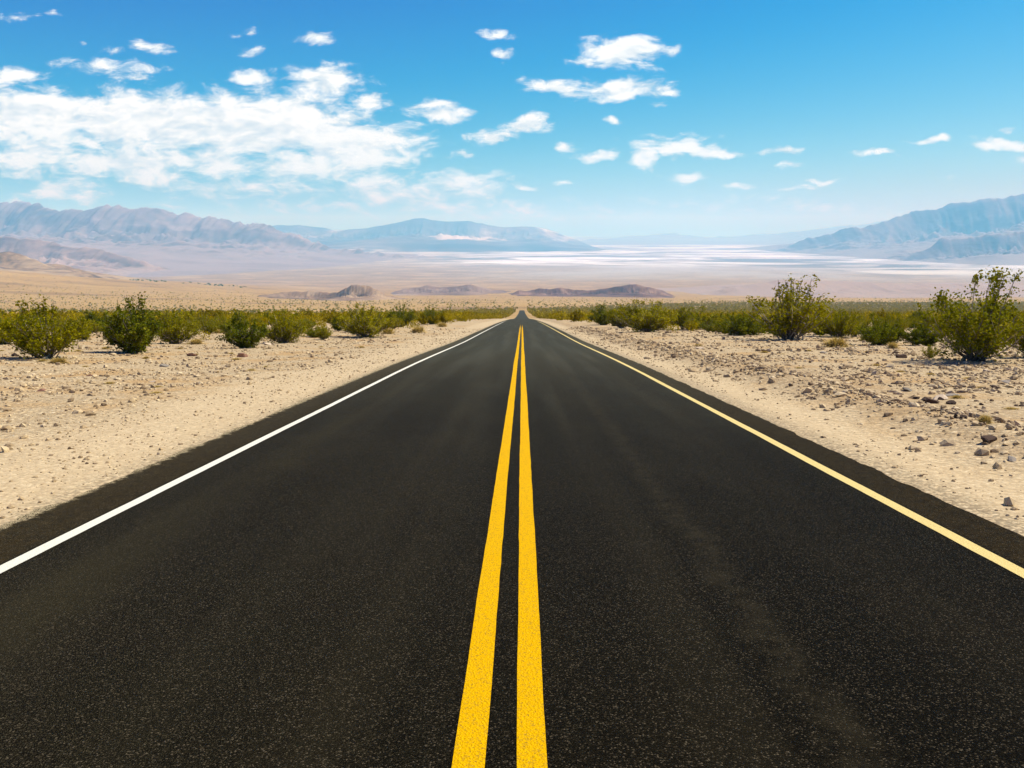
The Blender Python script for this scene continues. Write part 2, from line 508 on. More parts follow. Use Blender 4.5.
# dusty streak between the wheel paths on the right lane, and dust near the left edge
wob = r.math('MULTIPLY_ADD', r.noise(r.vmath('MULTIPLY', rp, (0, .9, 0)), 1.0, 3.0, .6), .34, -.17)
ds = r.math('ABSOLUTE', r.math('SUBTRACT', r.math('ADD', rs.outputs[0], wob), 1.40))
dust = r.math('MULTIPLY', r.maprange(ds, .02, .20, 1, 0), r.maprange(r.noise(rflat, 5.0, 4.0, .6), .35, .65, .05, .55))
rc = r.mix(r.math('MULTIPLY', dust, .75), rc, (.045, .036, .018))
ds2 = r.math('ABSOLUTE', r.math('ADD', r.math('ADD', rs.outputs[0], wob), 2.75))
rc = r.mix(r.math('MULTIPLY', r.maprange(ds2, .05, .45, .32, 0), r.maprange(blotch, .35, .6)), rc, (.032, .026, .010))
# old dark seal coat outside the edge lines
rc = r.mix(r.math('MULTIPLY', r.maprange(rax, 3.46, 3.52), r.maprange(r.noise(rflat, 9.0, 6.0, .75), .32, .66, .15, 1.0)), rc, (.024, .0145, .003), 'ADD')
# sand blown on to the edge
sand = r.math('MULTIPLY', r.maprange(r.math('ADD', rax, r.math('MULTIPLY_ADD', r.noise(rflat, 6.0, 8.0, .75), .5, -.25)), 4.0, 4.08), r.maprange(ag.outputs[2], .35, .5))
rc = r.mix(sand, rc, (.56, .45, .245))
rh = r.math('ADD', r.math('MULTIPLY', agd, -1.0), r.math('MULTIPLY', agn, .8))
rnorm = r.bump(rh, r.maprange(rs.outputs[1], 5, 45, .8, .1), .012)
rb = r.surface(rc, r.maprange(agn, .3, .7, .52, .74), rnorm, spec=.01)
rb.inputs['Specular Tint'].default_value = (1.0, .86, .5, 1)
rb.inputs['Sheen Weight'].default_value = .05
rb.inputs['Sheen Roughness'].default_value = .28
rb.inputs['Sheen Tint'].default_value = (1.0, .90, .52, 1)

RR = ROWS[(ROWS >= -60) & (ROWS <= 1420)]


def strip(name, x0f, x1f, lift, mat, y0=-60, y1=1420, cols=2, dense=True):
    Y = RR[(RR >= y0) & (RR <= y1)]
    if dense:                                        # finer rows close by, still on the same surface
        f = np.arange(0.0, 40.0, 0.05)
        Yd = np.unique(np.concatenate([Y, f]))
    else:
        Yd = Y
    zr = np.interp(Yd, RR, profile(RR))
    x0, x1 = x0f(Yd), x1f(Yd)
    tt = np.linspace(0, 1, cols)
    X = x0[:, None] * (1 - tt) + x1[:, None] * tt
    V = np.stack([X, np.repeat(Yd[:, None], cols, 1), np.repeat(zr[:, None] + lift, cols, 1)], -1)
    return link(name, build_mesh(name, V.reshape(-1, 3), grid_faces(len(Yd), cols), mat, True))


rag = lambda s: (lambda Y: (.20 if s == 1 else .10) * fbm(Y / .5, Y * 0 + s, 30 + s, 5, .6) + (0.14 if s == 1 else .04) * fbm(Y / 9, Y * 0, 40 + s, 3))
rl, rr_ = rag(1), rag(2)
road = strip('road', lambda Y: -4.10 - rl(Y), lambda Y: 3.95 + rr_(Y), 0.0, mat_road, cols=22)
tag(road, kind='structure')


def paint(name, base, dark, wear):
    m, n = material(name)
    p = n.add('ShaderNodeNewGeometry').outputs['Position']
    fl = n.vmath('MULTIPLY', p, (1, 1, 0))
    a = n.add('ShaderNodeSeparateColor'); n.put(a.inputs[0], n.voronoi(fl, 95.0, out='Color'))
    nz = n.noise(fl, 130.0, 3.0, .65)
    c = n.mix(n.maprange(nz, .25, .75), dark, base)
    c = n.mix(n.math('MULTIPLY', n.maprange(a.outputs[1], 1 - wear, 1 - wear + .04), n.maprange(nz, .3, .5, 1, .2)), c, (.10, .075, .03))
    c = n.mix(n.maprange(n.noise(fl, 1.1, 4.0, .6), .5, .75, 0, .25), c, dark)
    c = n.mix(n.maprange(n.noise(n.vmath('MULTIPLY', p, (22, 7, 0)), 1.0, 5.0, .7), .62, .78, 0, .55), c, (.13, .09, .035))
    n.surface(c, .8, n.bump(n.math('ADD', n.voronoi(fl, 95.0), nz), .7, .007), spec=.03)
    return m


m_yel = paint('yellow_paint', (.76, .44, .0), (.58, .31, .0), .21)
m_whi = paint('white_paint', (.80, .785, .63), (.68, .65, .48), .05)
m_cre = paint('pale_yellow_paint', (.74, .60, .25), (.62, .47, .15), .07)
wig = lambda s, a: (lambda Y: a * fbm(Y / 4.0, Y * 0 + s, 50 + s, 3) + a * .3 * fbm(Y / .35, Y * 0 + s, 60 + s, 2))
for nm, c, wd, m, s in (('yellow_line', -.121, .122, m_yel, 1), ('yellow_line', .121, .124, m_yel, 2), ('white_edge_line', -3.40, .110, m_whi, 3), ('yellow_edge_line', 3.40, .115, m_cre, 4)):
    wa, wb, wc = wig(s, .010), wig(s + 10, .014), wig(s + 20, .014)
    end = 122 if nm == 'yellow_line' else 190
    fade = lambda Y: 1 - .9 * sstep(end - 35, end, Y)
    o = strip(nm, lambda Y: c - wd / 2 * fade(Y) + wa(Y) + wb(Y), lambda Y: c + wd / 2 * fade(Y) + wa(Y) + wc(Y), 0.004, m, y1=end)
    tag(o, kind='structure')


# ------------------------------------------------------------------ hills and mountain ranges
def rock_material(name, stops, scale, light=None, light_thr=.56, apron=None):
    m, n = material(name)
    p = n.add('ShaderNodeNewGeometry').outputs['Position']
    v = n.vmath('MULTIPLY', p, (1 / scale, 1 / scale, 2.2 / scale))
    nz = n.noise(v, 1.0, 8.0, .62, .6)
    nz2 = n.noise(v, .33, 4.0, .6)
    c = n.ramp(n.math('ADD', n.math('MULTIPLY', nz, .55), n.math('MULTIPLY', nz2, .45)), stops)
    if light:
        c = n.mix(n.maprange(nz2, light_thr, light_thr + .09), c, light)
    if apron:                                        # gentle gravel slopes are paler than the bare rock
        ns_ = n.add('ShaderNodeSeparateXYZ'); n.put(ns_.inputs[0], n.add('ShaderNodeNewGeometry').outputs['Normal'])
        c = n.mix(n.math('MULTIPLY', n.maprange(ns_.outputs[2], .93, .995), n.maprange(nz, .35, .6, .7, 1.0)), c, apron)
    n.surface(c, .95, n.bump(nz, .8, scale * .05), spec=.1)
    return m


def mountain(name, sky_pts, y0, front, back, mat, seed, spur=.55, nu=300, nv=70, power=1.4, jag=1.0, length=None, smooth_from=.75, ywob=.12):
    xs = np.array([ray(p, r_)[0] * y0 for p, r_ in sky_pts])
    zs = np.array([CAM[2] + ray(p, r_)[1] * y0 for p, r_ in sky_pts])
    X = np.linspace(xs[0], xs[-1], nu)
    L = length or front * .22
    H = np.interp(X, xs, zs)
    span_ = zs.max() - zs.min()
    H = H + jag * span_ * .06 * fbm(X / (L * 1.6), X * 0, seed, 2)
    J = jag * span_ * (.09 * fbm(X / (L * .45), X * 0 + 5, seed, 5) + .085 * (ridged(X / (L * .42), X * 0 + 7, seed + 31, 5, .62) - .45))
    yr = y0 + ywob * front * fbm(X / (L * 3), X * 0 + 1, seed + 3, 3) * 2
    tv = np.concatenate([np.linspace(-1, 0, int(nv * .72)), np.linspace(0, 1, nv - int(nv * .72))[1:]])
    T = tv[:, None]
    Y = yr[None, :] + np.where(T < 0, T * front, T * back)
    XX = np.repeat(X[None, :], len(tv), 0)
    base = ground(XX, Y) - 3 - .02 * front * .05
    at = np.abs(T)
    p = (1 - at) ** power
    rg = ridged(XX / L + 1.3 * fbm(XX / (L * 1.4), Y / (L * 1.4), seed + 9, 4), Y / (L * 1.15), seed, 6, .6)
    rg2 = ridged(XX / (L * .30) + .6 * fbm(XX / (L * .4), Y / (L * .4), seed + 19, 3), Y / (L * .42), seed + 5, 5, .6)
    rg0 = ridged(XX / (L * 2.3) + .6 * fbm(XX / (L * 2), Y / (L * 2.5), seed + 29, 3), Y / (L * 2.4), seed + 23, 3, .5)
    cut = (.38 * (1 - rg0) + .42 * (1 - rg) + .38 * (1 - rg2))
    amt = spur * sstep(0, .14, at) * (1 - sstep(.22, smooth_from, at))
    top = np.maximum(H[None, :] - base, 0)
    # lower ridges and outliers standing in front of the crest
    out = ridged(XX / (L * 1.5) + .8 * fbm(XX / L, Y / L, seed + 41, 3), Y / (L * 1.3) + 4, seed + 37, 6, .58)
    win = sstep(.06, .22, at) * (1 - sstep(.38, max(smooth_from, .6), at))
    Z = base + top * (p * (1 - amt * cut * 1.15) + min(spur * .45, .30) * win * (out - .42))
    Z = Z + J[None, :] * np.exp(-(at / .07) ** 2)           # jagged crest
    V = np.stack([XX, Y, Z], -1)
    o = link(name, build_mesh(name, V.reshape(-1, 3), grid_faces(len(tv), nu), mat, True))
    tag(o, kind='structure')
    return o


m_left = rock_material('left_range_rock', [(.40, (.10, .085, .085)), (.5, (.19, .15, .145)), (.60, (.30, .235, .22))], 700, apron=(.30, .245, .235))
m_mid = rock_material('mid_range_rock', [(.40, (.06, .055, .057)), (.5, (.13, .11, .11)), (.60, (.24, .205, .19))], 1300, (.60, .56, .50), .56)
m_right = rock_material('right_range_rock', [(.40, (.085, .062, .06)), (.5, (.165, .12, .112)), (.60, (.27, .20, .175))], 800, apron=(.27, .23, .21))
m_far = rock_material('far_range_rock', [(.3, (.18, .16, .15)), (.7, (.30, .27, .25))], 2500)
m_purple = rock_material('purple_hill_rock', [(.41, (.075, .036, .026)), (.5, (.17, .09, .062)), (.59, (.33, .20, .13))], 160)
m_pale = rock_material('pale_hill_rock', [(.41, (.14, .088, .065)), (.5, (.25, .165, .12)), (.59, (.37, .27, .20))], 220, (.56, .45, .35), .60)
m_tan = rock_material('tan_hill_rock', [(.42, (.10, .06, .035)), (.48, (.27, .18, .10)), (.58, (.42, .31, .17))], 200)
m_lav = rock_material('fan_slope_rock', [(.41, (.20, .135, .10)), (.5, (.33, .235, .18)), (.59, (.45, .345, .26))], 260, apron=(.36, .27, .215))
m_brown = rock_material('brown_hill_rock', [(.41, (.09, .055, .034)), (.5, (.23, .145, .085)), (.59, (.38, .265, .15))], 130)
m_red = rock_material('red_foothill_rock', [(.40, (.13, .095, .085)), (.5, (.25, .175, .15)), (.60, (.38, .27, .215))], 420, apron=(.34, .265, .225))

mountain('mountain_range', [(-900, 190), (-500, 196), (-250, 190), (-80, 200), (0, 203), (14, 203), (23, 205), (33, 204), (45, 207), (58, 210), (69, 211), (81, 209), (94, 209.5), (103, 208.5), (115.6, 206), (125, 207), (137.5, 209), (153, 210), (160, 209.5), (178, 213), (191, 213.4), (203, 218), (226, 221.7), (239, 224.5), (249, 222.5), (262, 222.5), (277, 228), (292, 233), (305, 237), (315, 241), (343, 247), (400, 255), (450, 262)],
         16000, 8800, 4000, m_left, 101, spur=.62, nu=900, nv=170, power=1.3, length=850, smooth_from=.62, jag=.9)
mountain('mountain_range', [(180, 250), (230, 232), (272, 225), (292, 224.8), (318, 227.6), (333, 230), (363, 228), (384, 225.5), (395, 223), (413, 219), (424, 218), (434, 220.8), (453, 221.6), (469, 220.8), (489, 225), (504, 227), (525, 226), (535, 226.7), (555, 231.7), (573, 238), (592, 246), (615, 252)],
         30000, 9000, 5000, m_mid, 131, spur=.65, nu=600, nv=150, power=1.2, length=1300, jag=.35)
mountain('mountain_range', [(760, 262), (782, 252), (805, 241), (827, 232.5), (850, 227), (872, 223), (902, 215.6), (940, 208), (966, 200.6), (981, 198), (1004, 197.6), (1024, 195), (1080, 191), (1180, 187), (1350, 186), (1600, 190), (2000, 188)],
         21000, 6500, 5000, m_right, 151, spur=.75, nu=800, nv=160, power=1.0, length=950, jag=.8)
mountain('mountain_range', [(540, 243), (590, 238.5), (640, 235.5), (670, 234.4), (715, 237), (749, 235.5), (790, 232.5), (820, 229), (842, 226), (865, 224), (920, 215), (1000, 205), (1100, 200)],
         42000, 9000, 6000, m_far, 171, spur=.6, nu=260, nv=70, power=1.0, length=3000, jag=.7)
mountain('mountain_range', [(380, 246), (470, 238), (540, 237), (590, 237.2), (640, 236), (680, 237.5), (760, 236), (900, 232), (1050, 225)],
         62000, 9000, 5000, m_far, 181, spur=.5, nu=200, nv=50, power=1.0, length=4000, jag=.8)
mountain('hill', [(880, 268), (905, 258), (917, 252), (940, 240), (959, 238), (985, 235.5), (1024, 232), (1080, 226), (1150, 232), (1250, 245), (1350, 262)],
         14500, 2600, 2500, m_right, 191, spur=.95, nu=360, nv=100, power=.95, length=520)
mountain('hill', [(-420, 232), (-250, 236), (-120, 240), (-30, 238), (0, 236), (30, 240), (55, 243), (75, 247), (100, 249), (125, 254), (150, 262), (175, 270)],
         9300, 2300, 2500, m_red, 201, spur=.65, nu=420, nv=100, power=1.15, length=330)
mountain('hill', [(-420, 238), (-200, 240), (-60, 246), (0, 252.5), (20, 257), (37, 262), (51, 266), (66, 268), (81, 270), (94, 273), (104, 278), (118, 284), (140, 289)],
         4600, 1500, 900, m_tan, 211, spur=.8, nu=300, nv=110, power=1.3, length=220)
mountain('hill', [(242, 301), (262, 295), (282, 292), (310, 291.5), (328, 293), (338, 292), (346, 287), (352, 284.3), (358, 284), (368, 286), (376, 289), (386, 294), (396, 299), (404, 302)],
         3300, 380, 350, m_brown, 221, spur=.8, nu=340, nv=80, power=1.1, length=70)
mountain('hill', [(385, 294), (405, 288.5), (417, 287), (428, 285), (440, 287), (456, 286), (465, 284.5), (472, 283.8), (482, 287), (490, 289), (499, 290.5), (512, 295)],
         5000, 600, 500, m_pale, 231, spur=.85, nu=340, nv=80, power=1.0, length=100)
mountain('hill', [(508, 296), (519, 290.5), (528, 291.5), (539, 288.4), (550, 289), (560, 287), (573, 289.4), (588, 290), (603, 288.4), (618, 287), (630, 284.6), (636, 284.2), (643, 286), (651, 287), (662, 290), (671, 294.5), (680, 298)],
         4500, 480, 400, m_purple, 241, spur=.85, nu=420, nv=80, power=1.0, length=90)
mountain('hill', [(640, 300), (675, 293), (704, 288), (737, 283), (767, 278.5), (797, 278), (830, 279), (865, 280.5), (925, 282), (975, 285), (1024, 288), (1100, 290), (1250, 298), (1350, 305)],
         5200, 3500, 1500, m_lav, 251, spur=.6, nu=420, nv=130, power=1.0, length=380)

# ------------------------------------------------------------------ shrubs
rng = np.random.default_rng(7)


def leaf_material(name, stops):
    m, n = material(name)
    gi = n.add('ShaderNodeNewGeometry').outputs['Random Per Island']
    oi = n.add('ShaderNodeObjectInfo').outputs['Random']
    p = n.add('ShaderNodeNewGeometry').outputs['Position']
    nz = n.noise(p, 2.6, 3.0, .6)
    f = n.math('ADD', n.math('MULTIPLY', gi, .45), n.math('ADD', n.math('MULTIPLY', oi, .22), n.math('MULTIPLY', nz, .45)))
    c = n.ramp(f, stops)
    b = n.add('ShaderNodeBsdfDiffuse'); n.put(b.inputs[0], c)
    tr = n.add('ShaderNodeBsdfTranslucent'); n.put(tr.inputs[0], n.mix(1.0, c, (1.0, 1.05, .6), 'MULTIPLY'))
    mx = n.add('ShaderNodeMixShader'); mx.inputs[0].default_value = .28
    n.t.links.new(b.outputs[0], mx.inputs[1]); n.t.links.new(tr.outputs[0], mx.inputs[2])
    o = n.add('ShaderNodeOutputMaterial'); n.t.links.new(mx.outputs[0], o.inputs[0])
    return m


m_leaf = leaf_material('olive_leaf', [(.15, (.10, .11, .003)), (.42, (.21, .195, .003)), (.72, (.33, .285, .006)), (1.0, (.50, .41, .05))])
m_leafd = leaf_material('dark_green_leaf', [(.15, (.045, .065, .004)), (.45, (.12, .14, .006)), (.8, (.24, .23, .010)), (1.0, (.40, .35, .06))])
m_leafm = leaf_material('mid_green_leaf', [(.15, (.06, .08, .004)), (.45, (.165, .17, .005)), (.78, (.30, .27, .010)), (1.0, (.46, .39, .06))])
m_band = leaf_material('shrub_band_leaf', [(.15, (.13, .105, .001)), (.45, (.27, .21, .002)), (.8, (.39, .29, .006)), (1.0, (.48, .36, .03))])
m_stem, ns = material('shrub_bark')
ns.surface(ns.ramp(ns.add('ShaderNodeNewGeometry').outputs['Random Per Island'], [(0, (.07, .055, .04)), (.6, (.20, .16, .12)), (1, (.50, .43, .33))]), .9)
m_dry = leaf_material('dry_grass', [(.1, (.34, .23, .06)), (.5, (.52, .37, .12)), (.9, (.68, .53, .24))])


def rand_quads(P, size, rg, elong=1.5):
    """one small leaf-sized quad round every point"""
    n = len(P)
    a = rg.normal(size=(n, 3)); a /= np.linalg.norm(a, axis=1)[:, None]
    b = np.cross(a, rg.normal(size=(n, 3))); b /= np.linalg.norm(b, axis=1)[:, None]
    s = (size * rg.uniform(.6, 1.4, n))[:, None]
    a = a * s * elong * .5; b = b * s * .5
    V = np.stack([P - a, P + b * .9, P + a, P - b * .9], 1).reshape(-1, 3)
    return V, np.arange(n * 4).reshape(n, 4)


def tubes(segs, r0, r1):
    """three-sided tapered prisms; segs (n, 2, 3)"""
    A, B = segs[:, 0], segs[:, 1]
    d = B - A; d /= np.maximum(np.linalg.norm(d, axis=1), 1e-6)[:, None]
    u = np.cross(d, [0.31, 0.77, 0.55]); u /= np.linalg.norm(u, axis=1)[:, None]
    v = np.cross(d, u)
    ring = []
    for k in range(3):
        c, s = math.cos(2.094 * k), math.sin(2.094 * k)
        ring.append(u * c + v * s)
    V = np.concatenate([np.stack([A + q * r0[:, None] for q in ring], 1), np.stack([B + q * r1[:, None] for q in ring], 1)], 1)
    n = len(A)
    base = (np.arange(n) * 6)[:, None]
    F_ = np.concatenate([base + np.array([[k, (k + 1) % 3, 3 + (k + 1) % 3, 3 + k]]) for k in range(3)], 0)
    return V.reshape(-1, 3), F_


def shrub_geometry(seed, nstem=26, nsub=9, per=16, leaf=.035, spread=62, sprigs=3, low=.30, half=.55, bare=0):
    """a many-stemmed desert shrub one metre high"""
    rg = np.random.default_rng(seed)
    segs, r0, r1, leaves = [], [], [], []
    for i in range(nstem + sprigs + bare):
        sprig = nstem <= i < nstem + sprigs
        is_bare = i >= nstem + sprigs
        az = rg.uniform(0, 2 * math.pi)
        th = math.radians(spread) * math.sqrt(rg.uniform(0, 1))
        if sprig: th *= .45
        tip = np.array([math.sin(th) * math.cos(az) * half / math.sin(math.radians(spread)), math.sin(th) * math.sin(az) * half / math.sin(math.radians(spread)), 0])
        hgt = .82 * math.cos(th * .95) ** .55 * rg.uniform(.66, 1.0)
        if sprig: hgt = rg.uniform(.92, 1.0)
        if is_bare: hgt *= .75
        tip[2] = hgt
        b0 = np.append(rg.normal(0, .05, 2), 0)
        mid = b0 * .5 + tip * .5 + np.array([tip[0] * .12, tip[1] * .12, -.02]) + rg.normal(0, .025, 3)
        q = np.linspace(0, 1, 6)[:, None]
        path = (1 - q) ** 2 * b0 + 2 * q * (1 - q) * mid + q ** 2 * tip
        rad = np.linspace(.011, .003, 6)
        for k in range(5):
            segs.append((path[k], path[k + 1])); r0.append(rad[k]); r1.append(rad[k + 1])
        if is_bare:
            for k in range(3):
                s_ = path[2 + k]; e = s_ + rg.normal(0, .07, 3) + [0, 0, .08]
                segs.append((s_, e)); r0.append(.005); r1.append(.002)
            continue
        for j in range(nsub if not sprig else nsub // 2 + 1):
            s = rg.uniform(low, 1.0) if not sprig else rg.uniform(.55, 1.0)
            st = (1 - s) ** 2 * b0 + 2 * s * (1 - s) * mid + s ** 2 * tip
            d = (tip - b0) * .5 + rg.normal(0, .42, 3) + np.array([0, 0, .30])
            d /= np.linalg.norm(d)
            ln = rg.uniform(.10, .26) * (1.1 - .4 * s) * (.55 if sprig else 1)
            en = st + d * ln
            en[2] = max(en[2], .03)
            segs.append((st, en)); r0.append(.004); r1.append(.0015)
            nn = per if not sprig else int(per * .75)
            tt = rg.uniform(.15, 1.12, nn)[:, None]
            pts = st + (en - st) * tt + rg.normal(0, .030, (nn, 3))
            pts[:, 2] = np.maximum(pts[:, 2], .01)
            leaves.append(pts)
    P = np.concatenate(leaves)
    lv, lf = rand_quads(P, leaf, rg)
    sv, sf = tubes(np.array(segs), np.array(r0), np.array(r1))
    return lv, lf, sv, sf


STYLES = {
    'open': dict(nstem=32, nsub=14, per=22, leaf=.0225, spread=68, sprigs=6, low=.22, half=.62, bare=5),
    'dense': dict(nstem=40, nsub=16, per=22, leaf=.025, spread=74, sprigs=4, low=.15, half=.50, bare=2),
    'airy': dict(nstem=30, nsub=11, per=20, leaf=.021, spread=62, sprigs=9, low=.25, half=.55, bare=6),
    'round': dict(nstem=42, nsub=14, per=20, leaf=.027, spread=84, sprigs=2, low=.12, half=.62, bare=1),
}


def shrub_data(style, seed, mat, thin=1.0):
    kw = dict(STYLES[style])
    kw['nsub'] = max(4, int(kw['nsub'] * thin)); kw['leaf'] /= math.sqrt(thin)
    lv, lf, sv, sf = shrub_geometry(seed, **kw)
    return build_mesh('foliage', lv, lf, mat), build_mesh('stems', sv, sf, m_stem)


def shrub(name, label, group, data, loc, size, rz):
    root = bpy.data.objects.new(name, None)
    COL.objects.link(root)
    root.empty_display_size = .2
    root.location = loc
    root.rotation_euler = (0, 0, rz)
    root.scale = size
    tag(root, label, 'shrub', group)
    link('foliage', data[0], root)
    link('stems', data[1], root)
    return root


FOCUS = F
hero_spots = []


def hero(label, px, base, top, width, style, seed, mat, thin=.72):
    x, y, z = on_ground(px, base)
    h = (base - top) * y / FOCUS * .97
    wd = width * y / FOCUS
    half = STYLES[style]['half'] + .08
    sc = wd / (2 * half)
    shrub('shrub', label, 'large shrubs at the edge of the gravel', shrub_data(style, seed, mat, thin), (x, y, z - .03), (sc, sc, h / .98), seed * 1.7)
    hero_spots.append((x, y, wd * .5))


hero('broad olive shrub with pale bare stems at its base, near the left edge', 45, 358, 297, 92, 'open', 1, m_leaf)
hero('dark green upright shrub with a thin sprig rising from its top, left of the road', 134, 353, 293, 66, 'dense', 2, m_leafd)
hero('small airy olive shrub with dry straw at its foot, right of the sprigged dark shrub', 176, 344, 310, 56, 'open', 3, m_leaf)
hero('dark rounded shrub leaning left beside a reddish rock, left of the road', 243, 348, 310, 56, 'round', 4, m_leafd)
hero('lighter olive shrub touching the right side of the dark rounded shrub', 284, 343, 309, 58, 'open', 5, m_leaf)
hero('wide olive shrub closest to the left gravel shoulder, white stones at its foot', 366, 337, 303, 66, 'open', 6, m_leaf)
hero('compact dark shrub beside dry yellow clumps near the left shoulder', 401, 327, 303, 30, 'dense', 7, m_leafd)
hero('low dark shrub behind the dry yellow clumps by the far left shoulder', 432, 324, 306, 28, 'round', 8, m_leafd)
hero('tall dark shrub with open crown and heavy shade under it, right edge of the photo', 976, 361, 271, 126, 'open', 11, m_leafm, .9)
hero('olive shrub cut off by the right edge of the photo', 1040, 358, 288, 92, 'open', 12, m_leaf)
hero('tall airy shrub with yellowish sprigs standing above the right vegetation band', 790, 340, 277, 104, 'airy', 13, m_leaf)
hero('low green shrub touching the left side of the tall airy shrub', 742, 335, 308, 56, 'round', 14, m_leafd)
hero('low bright green shrub between two straw-coloured tussocks on the right', 880, 345, 314, 52, 'round', 15, m_leafd)
hero('wide olive shrub behind the larger straw tussock, right of the tall airy shrub', 838, 337, 306, 60, 'open', 16, m_leaf)
hero('broad tallest olive shrub close to the right shoulder with dark shade at its foot', 648, 332, 298, 74, 'open', 17, m_leaf)
hero('dark small shrub leading the right row, next to the shoulder', 603, 325, 304, 32, 'dense', 18, m_leafd)
hero('olive shrub between the dark small one and the broad tallest one on the right shoulder', 622, 328, 302, 36, 'open', 19, m_leaf)
hero('spreading olive shrub right of the broad tallest one by the right shoulder', 692, 329, 305, 58, 'open', 20, m_leaf)
hero('little knee-high shrub on bare stones left of the tall dark shrub', 930, 358, 343, 20, 'airy', 21, m_leaf)
hero('low dark shrub between the bright green shrub and the tall dark shrub', 921, 346, 322, 44, 'dense', 22, m_leafd)
hero('scrubby olive shrub cut off by the left edge of the photo', 2, 344, 311, 44, 'round', 23, m_leaf)

# the band of shrubs behind: where it starts, on either side of the road
left_lim = pchip([30, 36, 42, 50, 60, 130, 250, 1500, 4000], [26, 23, 19, 15.5, 12, 10.6, 9.8, 9.5, 9.5])
right_lim = pchip([30, 46, 54, 66, 76, 130, 250, 2500, 4000], [24, 21, 19, 15, 11.5, 10.3, 9.6, 9.5, 9.5])
far_lim = pchip([-3, -1, -.35, -.2, -.08, 0, .1, .25, 1, 3], [430, 430, 430, 650, 1400, 1700, 2100, 2900, 2900, 2900])
cand = []
Yb = 34.0
while Yb < 3300:
    step = 3.5 + Yb * .0034
    span = .72 * Yb + 12
    n = int(2 * span / step)
    xs = -span + (np.arange(n) + rng.uniform(0, 1, n)) * step
    ys = Yb + rng.uniform(-.5, .5, n) * step
    keep = np.where(xs < 0, -xs > left_lim(ys), xs > right_lim(ys))
    dn = fbm(xs / 40, ys / 40, 77, 3) + .5
    lim = far_lim(xs / ys)
    prob = (1 - sstep(.7 * lim, lim, ys + 120 * fbm(xs / 120, ys / 120, 79, 3)) * .95) * np.where(ys < 48, .08, np.where(ys < 72, .58, np.where(ys < 110, .7, .95))) * sstep(.12, .4, dn)
    keep &= rng.uniform(0, 1, n) < prob
    cand.append(np.stack([xs, ys], 1)[keep])
    Yb += step * .9
cand = np.concatenate(cand)
# keep clear of the large ones
ok = np.ones(len(cand), bool)
for hx, hy, hr in hero_spots:
    ok &= (cand[:, 0] - hx) ** 2 + (cand[:, 1] - hy) ** 2 > (hr + .8) ** 2
# and do not stand in front of them on open ground
cand = cand[ok]
cand = cand[np.argsort(cand[:, 1])]
print('shrubs', len(cand))
cz = ground(cand[:, 0], cand[:, 1])
heights = np.clip(rng.lognormal(math.log(1.5), .27, len(cand)), .75, 2.6) * np.interp(cand[:, 1], [60, 110, 200, 500, 1500], [.72, .85, 1.05, 1.25, 1.5])
spx = 522 + F * cand[:, 0] / cand[:, 1]
inview = (spx > -60) & (spx < 1084)
idx_in = np.where(inview)[0]
score = heights[idx_in] / cand[idx_in, 1]
single = idx_in[np.argsort(-score)[:270]]
single_set = set(single.tolist())

protos = {}
for i, st in enumerate(('open', 'dense', 'round', 'airy', 'open', 'round')):
    protos[i] = shrub_data(st, 40 + i, m_leaf if i in (0, 3, 4, 5) else m_leafd, thin=.6)
small = {}
for i, st in enumerate(('open', 'round', 'dense', 'open')):
    kw = dict(STYLES[st]); kw.update(nstem=20, nsub=6, per=8, leaf=.085, bare=0, sprigs=2)
    lv, lf, sv, sf = shrub_geometry(60 + i, **kw)
    small[i] = build_mesh('shrub', lv, lf, m_band if i != 2 else m_leaf)
for k, i in enumerate(sorted(single.tolist())):
    x, y_ = cand[i]
    h = heights[i]
    loc = (float(x), float(y_), float(cz[i]) - .03)
    size = (h * rng.uniform(.9, 1.25), h * rng.uniform(.9, 1.25), h)
    side = 'left' if x < 0 else 'right'
    if y_ < 110:
        lab = ('olive shrub in the front rows of the dense band left of the road' if x < 0 else 'olive shrub in the front rows of the dense band right of the road')
        shrub('shrub', lab, f'shrubs of the front rows {side} of the road', protos[int(rng.integers(6))], loc, size, rng.uniform(0, 6.28))
    else:
        o = link('shrub', small[int(rng.integers(4))])
        o.location = loc; o.scale = size; o.rotation_euler = (0, 0, rng.uniform(0, 6.28))
        lab = ('small distant olive shrub deep in the dense band left of the road' if x < 0 else 'small distant olive shrub deep in the dense band right of the road')
        tag(o, lab, 'shrub', f'shrubs deep in the band {side} of the road')

rest = np.array([i for i in range(len(cand)) if i not in single_set])
V_all, F_all, off = [], [], 0
for lo, hi, nq, lf_ in ((0, 160, 120, .16), (160, 420, 60, .26), (420, 1000, 24, .50), (1000, 3600, 12, .85)):
    sel = rest[(cand[rest, 1] >= lo) & (cand[rest, 1] < hi)]
    if not len(sel): continue
    n = len(sel)
    d = rng.normal(size=(n * nq, 3)); d /= np.linalg.norm(d, axis=1)[:, None]
    d *= rng.uniform(.45, 1.0, (n * nq, 1)) ** .6
    hh = np.repeat(heights[sel], nq)
    P = np.stack([d[:, 0] * .62 * hh, d[:, 1] * .62 * hh, (d[:, 2] * .5 + .48) * hh], 1)
    P += np.repeat(np.stack([cand[sel, 0], cand[sel, 1], cz[sel]], 1), nq, 0)
    v, f = rand_quads(P, lf_ * np.repeat(heights[sel] / 1.3, nq), rng, 1.3)
    V_all.append(v); F_all.append(f + off); off += len(v)
far_sh = link('shrubland', build_mesh('shrubland', np.concatenate(V_all), np.concatenate(F_all), m_band))
tag(far_sh, 'olive shrubland covering the fan on both sides of the far road', 'shrubs', kind='stuff')

